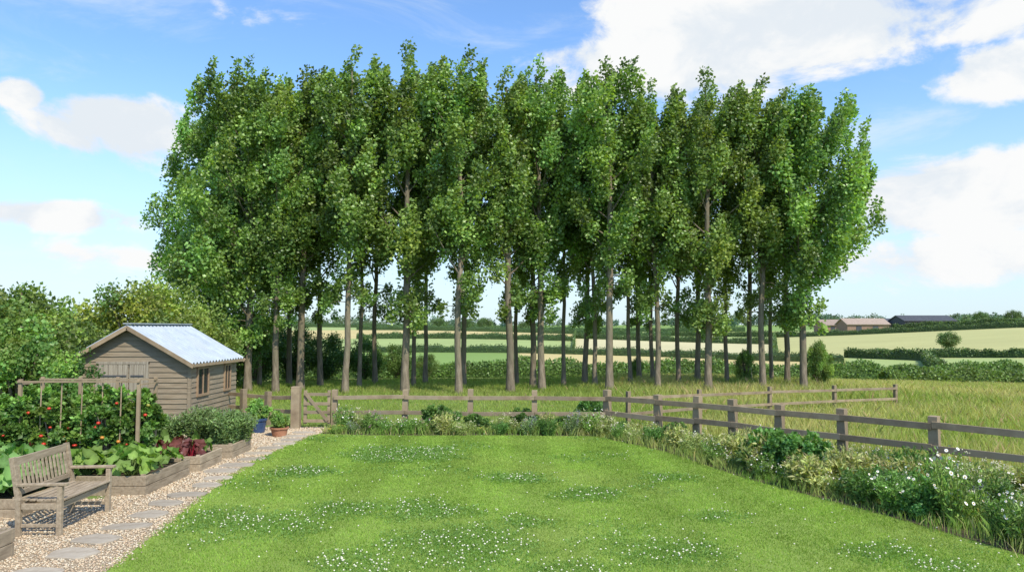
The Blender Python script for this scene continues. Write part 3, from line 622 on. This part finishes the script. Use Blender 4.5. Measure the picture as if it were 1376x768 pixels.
def gen_border(seed,R,H,nst,leafn,leafL,base,flow,fcol,fr_,fn,ccol=(0.5,0.32,0.03),hv=(.45,1.12)):
    rng=np.random.default_rng(seed); sb=MB(); tips=[]
    for i in range(nst):
        a=rng.uniform(0,6.28); r=R*rng.random()**.5; h=H*rng.uniform(*hv)*(1-.25*r/R); e=np.array([math.cos(a)*r,math.sin(a)*r,h]); s=e*np.array([.35,.35,0]); m=(s+e)/2+np.array([-.05*math.cos(a),-.05*math.sin(a),.1*h]); q=np.linspace(0,1,4)[:,None]
        sb.add(*tube((1-q)**2*s+2*q*(1-q)*m+q*q*e,[.005,.004,.003,.003],3)); tips.append((s,m,e))
    idx=rng.integers(0,nst,leafn); t=rng.random(leafn)**1.1*.95; S=np.array([x_[0] for x_ in tips])[idx];Mm=np.array([x_[1] for x_ in tips])[idx];E=np.array([x_[2] for x_ in tips])[idx]; t=t[:,None]
    P=(1-t)**2*S+2*t*(1-t)*Mm+t*t*E+rng.normal(0,.035,(leafn,3)); P[:,2]=np.maximum(P[:,2],.01)
    tint=1+.2*rng.normal(size=(nst,1)); C=np.array(base)*tint[idx]*rng.uniform(.65,1.35,(leafn,1))
    ax=unit(rng.normal(size=(leafn,3)))+np.array([0,0,.7])
    V,Fq,C=leaves(P,ax,leafL*rng.uniform(.6,1.3,leafn),leafL*.38,C,rng,.2)
    f1=fast_mesh('border_foliage',V,Fq,C,M_leaf); st=sb.mesh('border_stem',M_leafstem,True); fl=None
    if flow:
        fb=MB(); E_=np.array([x_[2] for x_ in tips]); ii=rng.integers(0,nst,fn); P=E_[ii]+rng.normal(0,.04,(fn,3))+np.array([0,0,.02]); nr=rng.normal(size=(fn,3))*.6+np.array([0,-.25,.8])
        if flow=='daisy':
            V,Fq,C=disc(P,fr_*rng.uniform(.6,1.1,fn),nr,np.array(fcol)*rng.uniform(.85,1.05,(fn,1)),rng,9); fb.add(V,Fq,C)
            V,Fq,C=disc(P+unit(nr)*.004,fr_*.36,nr,np.array(ccol),rng,6); fb.V.append(V);fb.F.append(Fq+fb.n);fb.n+=len(V);fb.C.append(C)
        else:
            P2=np.repeat(P,7,axis=0)+rng.normal(0,fr_*.8,(fn*7,3))*np.array([1,1,.5 if flow=='umbel' else 1.6]); V,Fq,C=octs(P2,fr_*.33,np.array(fcol)*rng.uniform(.7,1.1,(len(P2),1))); fb.add(V,Fq,C)
        fl=fb.mesh('border_flower',M_petal)
    return st,f1,fl
rosb=gen_border(109,.42,.66,120,5200,.075,(0.19,0.27,0.10),'spike',(0.34,0.34,0.34),.012,20,hv=(.8,1.1))
def fpl(v,x,y,z,s,name,label,grp):
    e=pl((v[0],v[1]),x,y,z,s,name,label,grp)
    if v[2]: obj('blossom',v[2],parent=e,kind='stuff')
    return e
for (x,y,s,z) in [(-5.85,15.25,1.1,.22),(-6.45,15.45,1.15,.22),(-5.72,15.65,.95,.22),(-7.1,15.35,.9,.22)]:
    fpl(rosb,x,y,z,s,'lavender_bush','bushy soft green lavender in raised bed','lavender bushes')
for (x,y,s) in [(-7.6,16.6,.9),(-8.1,16.6,.9),(-8.7,16.9,1.0),(-8.5,17.5,.9),(-9.1,17.6,1.0)]:
    pl(ros2,x,y,0,s,'herb_bush','fresh green leafy herb bush by the shed','herb bushes')
tomv=[gen_bush(95+i,.32,1.5,4200,.08,(0.13,0.23,0.05),trunk=True,nclump=56,crz=.10,cvar=.3) for i in range(3)]
bm=bmesh.new(); bmesh.ops.create_uvsphere(bm,u_segments=12,v_segments=8,radius=.034); 
for v in bm.verts: v.co.z*=.86
ico=bpy.data.meshes.new('tomato'); bm.to_mesh(ico); bm.free(); ico.materials.append(M_tom)
for p_ in ico.polygons: p_.use_smooth=True
for k,(x,y) in enumerate([(-6.5,13.1),(-6.95,12.9),(-7.4,13.0),(-7.9,12.9),(-8.3,13.0),(-7.1,13.3),(-7.7,13.35),(-8.6,12.75)]):
    e=pl(tomv[k%3],x,y,.22,1.,'tomato_plant','staked tomato plant bearing ripe red fruit','tomato plants in the raised bed'); e.rotation_euler[2]=0
    e.scale=(1,1,rg.uniform(.74,1.0))
    for j in range(3 if k in (5,6,7) else 6):
        a=rg.uniform(-2.7,-.3); zz=rg.uniform(.35,1.15); r_=.27+.04*rg.random(); t=obj('tomato',ico,parent=e,loc=(math.cos(a)*r_,math.sin(a)*r_,zz)); t.scale=(rg.uniform(.7,1.25),)*3
FX=2.03
fr=obj('plant_support_frame',None,loc=(-8.42,12.75,0),label='pale timber frame supporting the tomato plants',cat='frame')
for (x,y) in ((0,0),(FX,0),(0,.6),(FX,.6),(.68,.6),(1.35,.6)):
    b=MB(); b.box(x-.026,x+.026,y-.026,y+.026,0,1.72); bev(obj('post',b.mesh('frame_post',M_trim),parent=fr),.003)
for yy in (-.04,.56):
    b=MB(); b.beam((-.03,yy,1.68),(FX+.03,yy,1.68),.02,.03); obj('rail',b.mesh('frame_rail',M_trim),parent=fr)
for x in (-.04,FX+.04):
    b=MB(); b.beam((x,0,1.63),(x,.6,1.63),.02,.026); obj('rail',b.mesh('frame_rail',M_trim),parent=fr)
for x in (.35,.7,1.05,1.4,1.72):
    b=MB(); b.add(*tube([(x,.0,.1),(x+.01,.0,1.66)],[.011,.011],6)); obj('cane',b.mesh('frame_cane',M_trim),parent=fr)
# ---------------------------------------------------------------- bench (faces +x)
bn=obj('garden_bench',None,loc=(-5.93,9.98,0),label='weathered slatted wooden garden bench on gravel',cat='bench',rot=.04)
L2=.60
for s in (-1,1):
    y=s*L2
    b=MB(); b.box(.225,.285,y-.03,y+.03,0,.62); bev(obj('leg',b.mesh('bench_front_leg',M_bench),parent=bn),.004)
    b=MB(); b.beam((-.24,y,0),(-.25,y,.44),.06,.06,up=(1,0,0)); b.beam((-.25,y,.44),(-.35,y,.98),.06,.06,up=(1,0,0)); bev(obj('leg',b.mesh('bench_back_leg',M_bench),parent=bn),.004)
    b=MB(); b.beam((-.28,y,.64),(.34,y,.645),.075,.035); bev(obj('armrest',b.mesh('bench_armrest',M_bench),parent=bn),.008)
    b=MB(); b.box(-.21,.222,y-.02,y+.02,.34,.41); b.box(-.21,.222,y-.015,y+.015,.12,.16); bev(obj('side_rail',b.mesh('bench_side_rail',M_bench),parent=bn),.003)
b=MB()
for k in range(6):
    x=-.2+k*.092; z=.435+.012*abs(k-2.5)/2.5; b.box(x-.036,x+.036,-L2+.032 if k<5 else -L2+.031,L2-.032,z-.011,z+.011)
b.box(.232,.258,-L2+.034,L2-.034,.34,.415); b.box(-.225,-.2,-L2+.034,L2-.034,.34,.415)
bev(obj('seat',b.mesh('bench_seat',M_bench),parent=bn),.004)
b=MB(); lean=lambda z:-.25-(z-.44)*.185
b.beam((lean(.92),-L2+.032,.92),(lean(.92),L2-.032,.92),.03,.10); b.beam((lean(.54),-L2+.032,.54),(lean(.54),L2-.032,.54),.03,.06)
ns=13
for k in range(ns):
    y=-L2+.09+k*(2*L2-.18)/(ns-1); b.beam((lean(.572),y,.572),(lean(.868),y,.868),.04,.016,up=(1,0,0))
bev(obj('backrest',b.mesh('bench_backrest',M_bench),parent=bn),.003)
# ---------------------------------------------------------------- stepping stones
rs=np.random.default_rng(12); y=7.3; k=0
while y<18.6:
    x=-5.05+.06*math.sin(k*1.7)+ (0 if y<12 else -(y-12)*.06 if y<15 else -.18+(y-15)*.04)+rs.normal(0,.03)
    b=bmesh.new(); w=rs.uniform(.23,.32); l=rs.uniform(.15,.21); nn_=11; vs=[]
    for i in range(nn_):
        a=2*math.pi*i/nn_+rs.uniform(-.2,.2); ca,sa=math.cos(a),math.sin(a); r=1/(abs(ca)**6+abs(sa)**6)**(1/6); r*=rs.uniform(.9,1.05); vs.append(b.verts.new((ca*w*r,sa*l*r,0)))
    f=b.faces.new(vs); ex=bmesh.ops.extrude_face_region(b,geom=[f]); 
    for v in ex['geom']:
        if isinstance(v,bmesh.types.BMVert): v.co.z+=.026
    bmesh.ops.recalc_face_normals(b,faces=b.faces)
    me=bpy.data.meshes.new('slab'); b.to_mesh(me); b.free(); me.materials.append(M_stone)
    o=obj('stepping_stone',me,loc=(x,y,.006),rot=rs.uniform(-.25,.25),label='flat grey-brown stone slab set in gravel',cat='stepping stone',group='stepping stones along the gravel path'); bev(o,.006)
    y+=.62+rs.uniform(-.06,.08); k+=1
def pot(x,y,r,h,mat,label,plantv,ps,pn,plab):
    pr=[(0,.0),(r*.72,0),(r*.78,.02),(r*.95,h*.82),(r*1.06,h*.83),(r*1.08,h),(r*.95,h),(r*.9,h*.85),(0,h*.85)]
    k=24; th=np.linspace(0,2*np.pi,k,endpoint=False); V=np.concatenate([np.stack([a*np.cos(th),a*np.sin(th),np.full(k,z)],1) for a,z in pr]); n=len(pr)
    i=np.arange(n-1)[:,None]*k; j=np.arange(k)[None,:]; f=np.stack([i+j,i+(j+1)%k,i+k+(j+1)%k,i+k+j],-1).reshape(-1,4)
    obj('plant_pot',fast_mesh('plant_pot',V,f,None,mat,False),loc=(x,y,0.006),label=label,cat='pot',group='plant pots')
    pl(plantv[:2],x,y,h*.8,ps,pn,plab,'potted plants')
pot(XA(352,18.6),18.5,.2,.36,M_blue,'dark blue glazed plant pot near gate',ros2,.85,'potted_shrub','leafy green shrub in blue pot')
pot(XA(380,18.0),17.9,.21,.22,M_terra,'wide terracotta plant pot near gate',ros2,.7,'potted_shrub','low green plant in terracotta pot')
pot(XA(336,17.4),17.3,.15,.26,M_terra,'terracotta plant pot beside the shed',rosb,.55,'potted_shrub','small bushy plant in terracotta pot')
# ---------------------------------------------------------------- border plants
G1=(0.17,0.28,0.065);G2=(0.23,0.33,0.08);G3=(0.12,0.22,0.055);G4=(0.30,0.34,0.12)
bv=[('daisy_plant',gen_border(101,.38,.58,40,1500,.07,G1,'daisy',(0.82,0.80,0.74),.022,40),'bushy green plant covered in white daisies'),
('oxeye_daisy',gen_border(102,.36,.76,40,1200,.08,G2,'daisy',(0.82,0.79,0.72),.025,38),'tall white oxeye daisies with yellow centres'),
('yarrow_plant',gen_border(103,.36,.58,40,1700,.06,G4,'umbel',(0.76,0.70,0.46),.034,14),'cream-flowered yarrow with feathery foliage'),
('green_perennial',gen_border(104,.4,.6,50,2400,.085,G3,None,None,0,0),'dense dark green leafy perennial'),
('meadow_plant',gen_border(105,.38,.74,60,1400,.13,(0.38,0.38,0.15),'spike',(0.52,0.42,0.23),.024,22),'straw-coloured grassy clump with seed heads'),
('pink_perennial',gen_border(106,.34,.48,40,1600,.065,G1,'umbel',(0.60,0.32,0.38),.026,10),'low leafy plant with small pink flowers'),
('yellow_perennial',gen_border(107,.34,.42,40,1600,.06,G2,'umbel',(0.72,0.60,0.12),.028,14),'low leafy plant with small yellow flowers'),
('lavender_plant',gen_border(108,.3,.5,50,1300,.06,(0.20,0.28,0.12),'spike',(0.38,0.33,0.50),.02,18),'soft green plant with mauve flower spikes')]
def bplant(k,x,y,s):
    n,v,l=bv[k]; e=obj(n,None,loc=(x,y,.005),label=l,cat='plant',group='flower border plants',rot=rg.uniform(0,6.28)); e.scale=(s,s,s*rg.uniform(.75,1.25))
    obj('stem',v[0],parent=e); obj('foliage',v[1],parent=e)
    if v[2]: obj('blossom',v[2],parent=e,kind='stuff')
rb=np.random.default_rng(44); pts=[]; tries=0
bed_in=[(-4.4,18.4),(-3.5,18.15),(0,18.15),(2.1,17.95),(3.4,15.8),(4.2,13.05),(5.3,10.7),(6.1,8.6),(6.8,6.9),(8.3,7.0),(10.3,10.6),(7.7,13.3),(2.5,18.5),(-4.4,18.95)]
def fdist(x,y): return ((2.42-x)*.73+(18.98-y)*.68)
while len(pts)<178 and tries<20000:
    tries+=1; y=rb.uniform(7,19); x=rb.uniform(-4.5,10.5)
    if not inpoly(np.array([x]),np.array([y]),bed_in)[0] or x>y*.78: continue
    md=.32 if (y>17.5 and x<2.5) else .42
    if all((x-a)**2+(y-b_)**2>md*md for a,b_ in pts): pts.append((x,y))
for (x,y) in pts:
    back=(x<2.4); near=y<12.8
    if back: k=rb.choice(8,p=[.26,.08,.22,.15,.03,.08,.10,.08]); s=rb.uniform(.55,.95)
    elif near: k=rb.choice(8,p=[.22,.27,.08,.19,.17,.02,.02,.03]); s=rb.uniform(.5,1.05)
    else: k=rb.choice(8,p=[.14,.09,.18,.24,.22,.02,.06,.05]); s=rb.uniform(.5,.98)
    if not back and fdist(x,y)<1.1: s*=.72
    bplant(int(k),x,y,s)
dk=gen_bush(110,.55,.75,6500,.065,(0.115,0.215,0.055),trunk=False,nclump=50,crz=.16)
for (px,py,s) in [(593,577,.9),(795,568,.95),(705,575,.75),(1035,632,1.1),(1065,636,1.05),(640,577,.6),(1230,690,.6),(905,590,.6),(500,577,.5),(760,574,.55)]:
    x,y=WP(px,py); pl(dk,x,y,0,s,'round_shrub','dense rounded dark green border shrub','rounded border shrubs')

# ---------------------------------------------------------------- light, world, camera
EL,AZ=50,146
sv=Vector((math.sin(math.radians(AZ))*math.cos(math.radians(EL)),math.cos(math.radians(AZ))*math.cos(math.radians(EL)),math.sin(math.radians(EL))))
sd=bpy.data.lights.new('sun','SUN'); sd.energy=5.0; sd.angle=math.radians(.5); sd.color=(1,.93,.79)
so=bpy.data.objects.new('sun',sd); col.objects.link(so); so.rotation_euler=(-sv).to_track_quat('-Z','Y').to_euler()
w=bpy.data.worlds.new('World'); scene.world=w; w.use_nodes=True; nt=w.node_tree; nt.nodes.clear()
wo=N(nt,'ShaderNodeOutputWorld'); bg=N(nt,'ShaderNodeBackground'); bg.inputs[1].default_value=.15
sk=N(nt,'ShaderNodeTexSky',sky_type='NISHITA'); sk.sun_disc=False; sk.sun_elevation=math.radians(EL); sk.sun_rotation=math.radians(AZ); sk.air_density=1.0; sk.dust_density=.5; sk.ozone_density=1.0
tc=N(nt,'ShaderNodeTexCoord'); dirv=tc.outputs['Generated']
def vm(op,a,b):
    n=N(nt,'ShaderNodeVectorMath'); n.operation=op
    for s,v in ((n.inputs[0],a),(n.inputs[1],b)):
        if isinstance(v,bpy.types.NodeSocket): nt.links.new(v,s)
        else: s.default_value=v
    return n
def mr(v,a,b,c=0.,d=1.,t='SMOOTHSTEP'):
    n=N(nt,'ShaderNodeMapRange'); n.interpolation_type=t
    nt.links.new(v,n.inputs[0]); n.inputs[1].default_value=a;n.inputs[2].default_value=b;n.inputs[3].default_value=c;n.inputs[4].default_value=d; return n.outputs[0]
def noise(scale,det,rough,mul=(1,1,1),off=(0,0,0),dist=0):
    a=vm('MULTIPLY',dirv,mul); b=vm('ADD',a.outputs[0],off); n=N(nt,'ShaderNodeTexNoise'); n.inputs['Scale'].default_value=scale; n.inputs['Detail'].default_value=det; n.inputs['Roughness'].default_value=rough; n.inputs['Distortion'].default_value=dist
    nt.links.new(b.outputs[0],n.inputs[0]); return n.outputs[0]
blobs=[(1070,25,250,64,1.3),(920,85,180,50,1.2),(148,166,95,44,1.5),(18,122,30,20,1.3),(60,288,140,22,1.05),(1300,260,160,48,1.35),(1355,88,60,32,1.3),(1345,30,60,22,.9),(110,345,170,28,.7),(1320,345,240,40,.9),(380,25,190,36,.4),(800,70,110,30,.9)]
tot=None
for (px,py,rx,ry,wt) in blobs:
    dv=Vector(((px-688)/F,1,(440-py)/F)).normalized()
    a=vm('SUBTRACT',dirv,tuple(dv)); b=vm('MULTIPLY',a.outputs[0],(F/rx*.95,F/rx*.95,F/ry*.95)); ln=vm('LENGTH',b.outputs[0],(0,0,0))
    g=mr(ln.outputs['Value'],0.0,1.7,wt,0.)
    tot=g if tot is None else mth(nt,'MAXIMUM',tot,g)
n1=noise(7.5,8,.60,(1,1,1.7),(.7,.4,.2),.3)
den=mth(nt,'ADD',mth(nt,'MULTIPLY',tot,.85),mth(nt,'MULTIPLY',mth(nt,'SUBTRACT',n1,.5),2.0))
m=mr(den,.38,.72)
n2=noise(2.6,7,.65,(1,1,4.5),(2.3,1.1,.5),.8)
wisp=mr(n2,.46,.76,0,.5)
hz=N(nt,'ShaderNodeSeparateXYZ'); nt.links.new(dirv,hz.inputs[0]); haze=mr(hz.outputs[2],-.02,.34,.80,0.)
skc=mixc(nt,sk.outputs[0],(1.12,1.42,1.72),1.0,'MULTIPLY')
skc=mixc(nt,skc,(4.7,5.6,6.3),haze)
skc=mixc(nt,skc,(5.7,6.2,6.5),wisp)
shade=mixc(nt,(5.3,5.7,6.1),(6.45,6.5,6.5),mr(n1,.40,.58))
fc=mixc(nt,skc,shade,m)
nt.links.new(fc,bg.inputs[0]); nt.links.new(bg.outputs[0],wo.inputs[0])
cd=bpy.data.cameras.new('camera'); cd.lens=36*F/1376; cd.sensor_width=36; cd.clip_end=12000; cd.clip_start=.05
co=bpy.data.objects.new('camera',cd); col.objects.link(co); co.location=(0,0,CAMH); co.rotation_euler=(math.radians(90)+math.atan(56/F),0,0)
scene.camera=co
scene.view_settings.view_transform='Standard'; scene.view_settings.look='None'; scene.view_settings.exposure=0
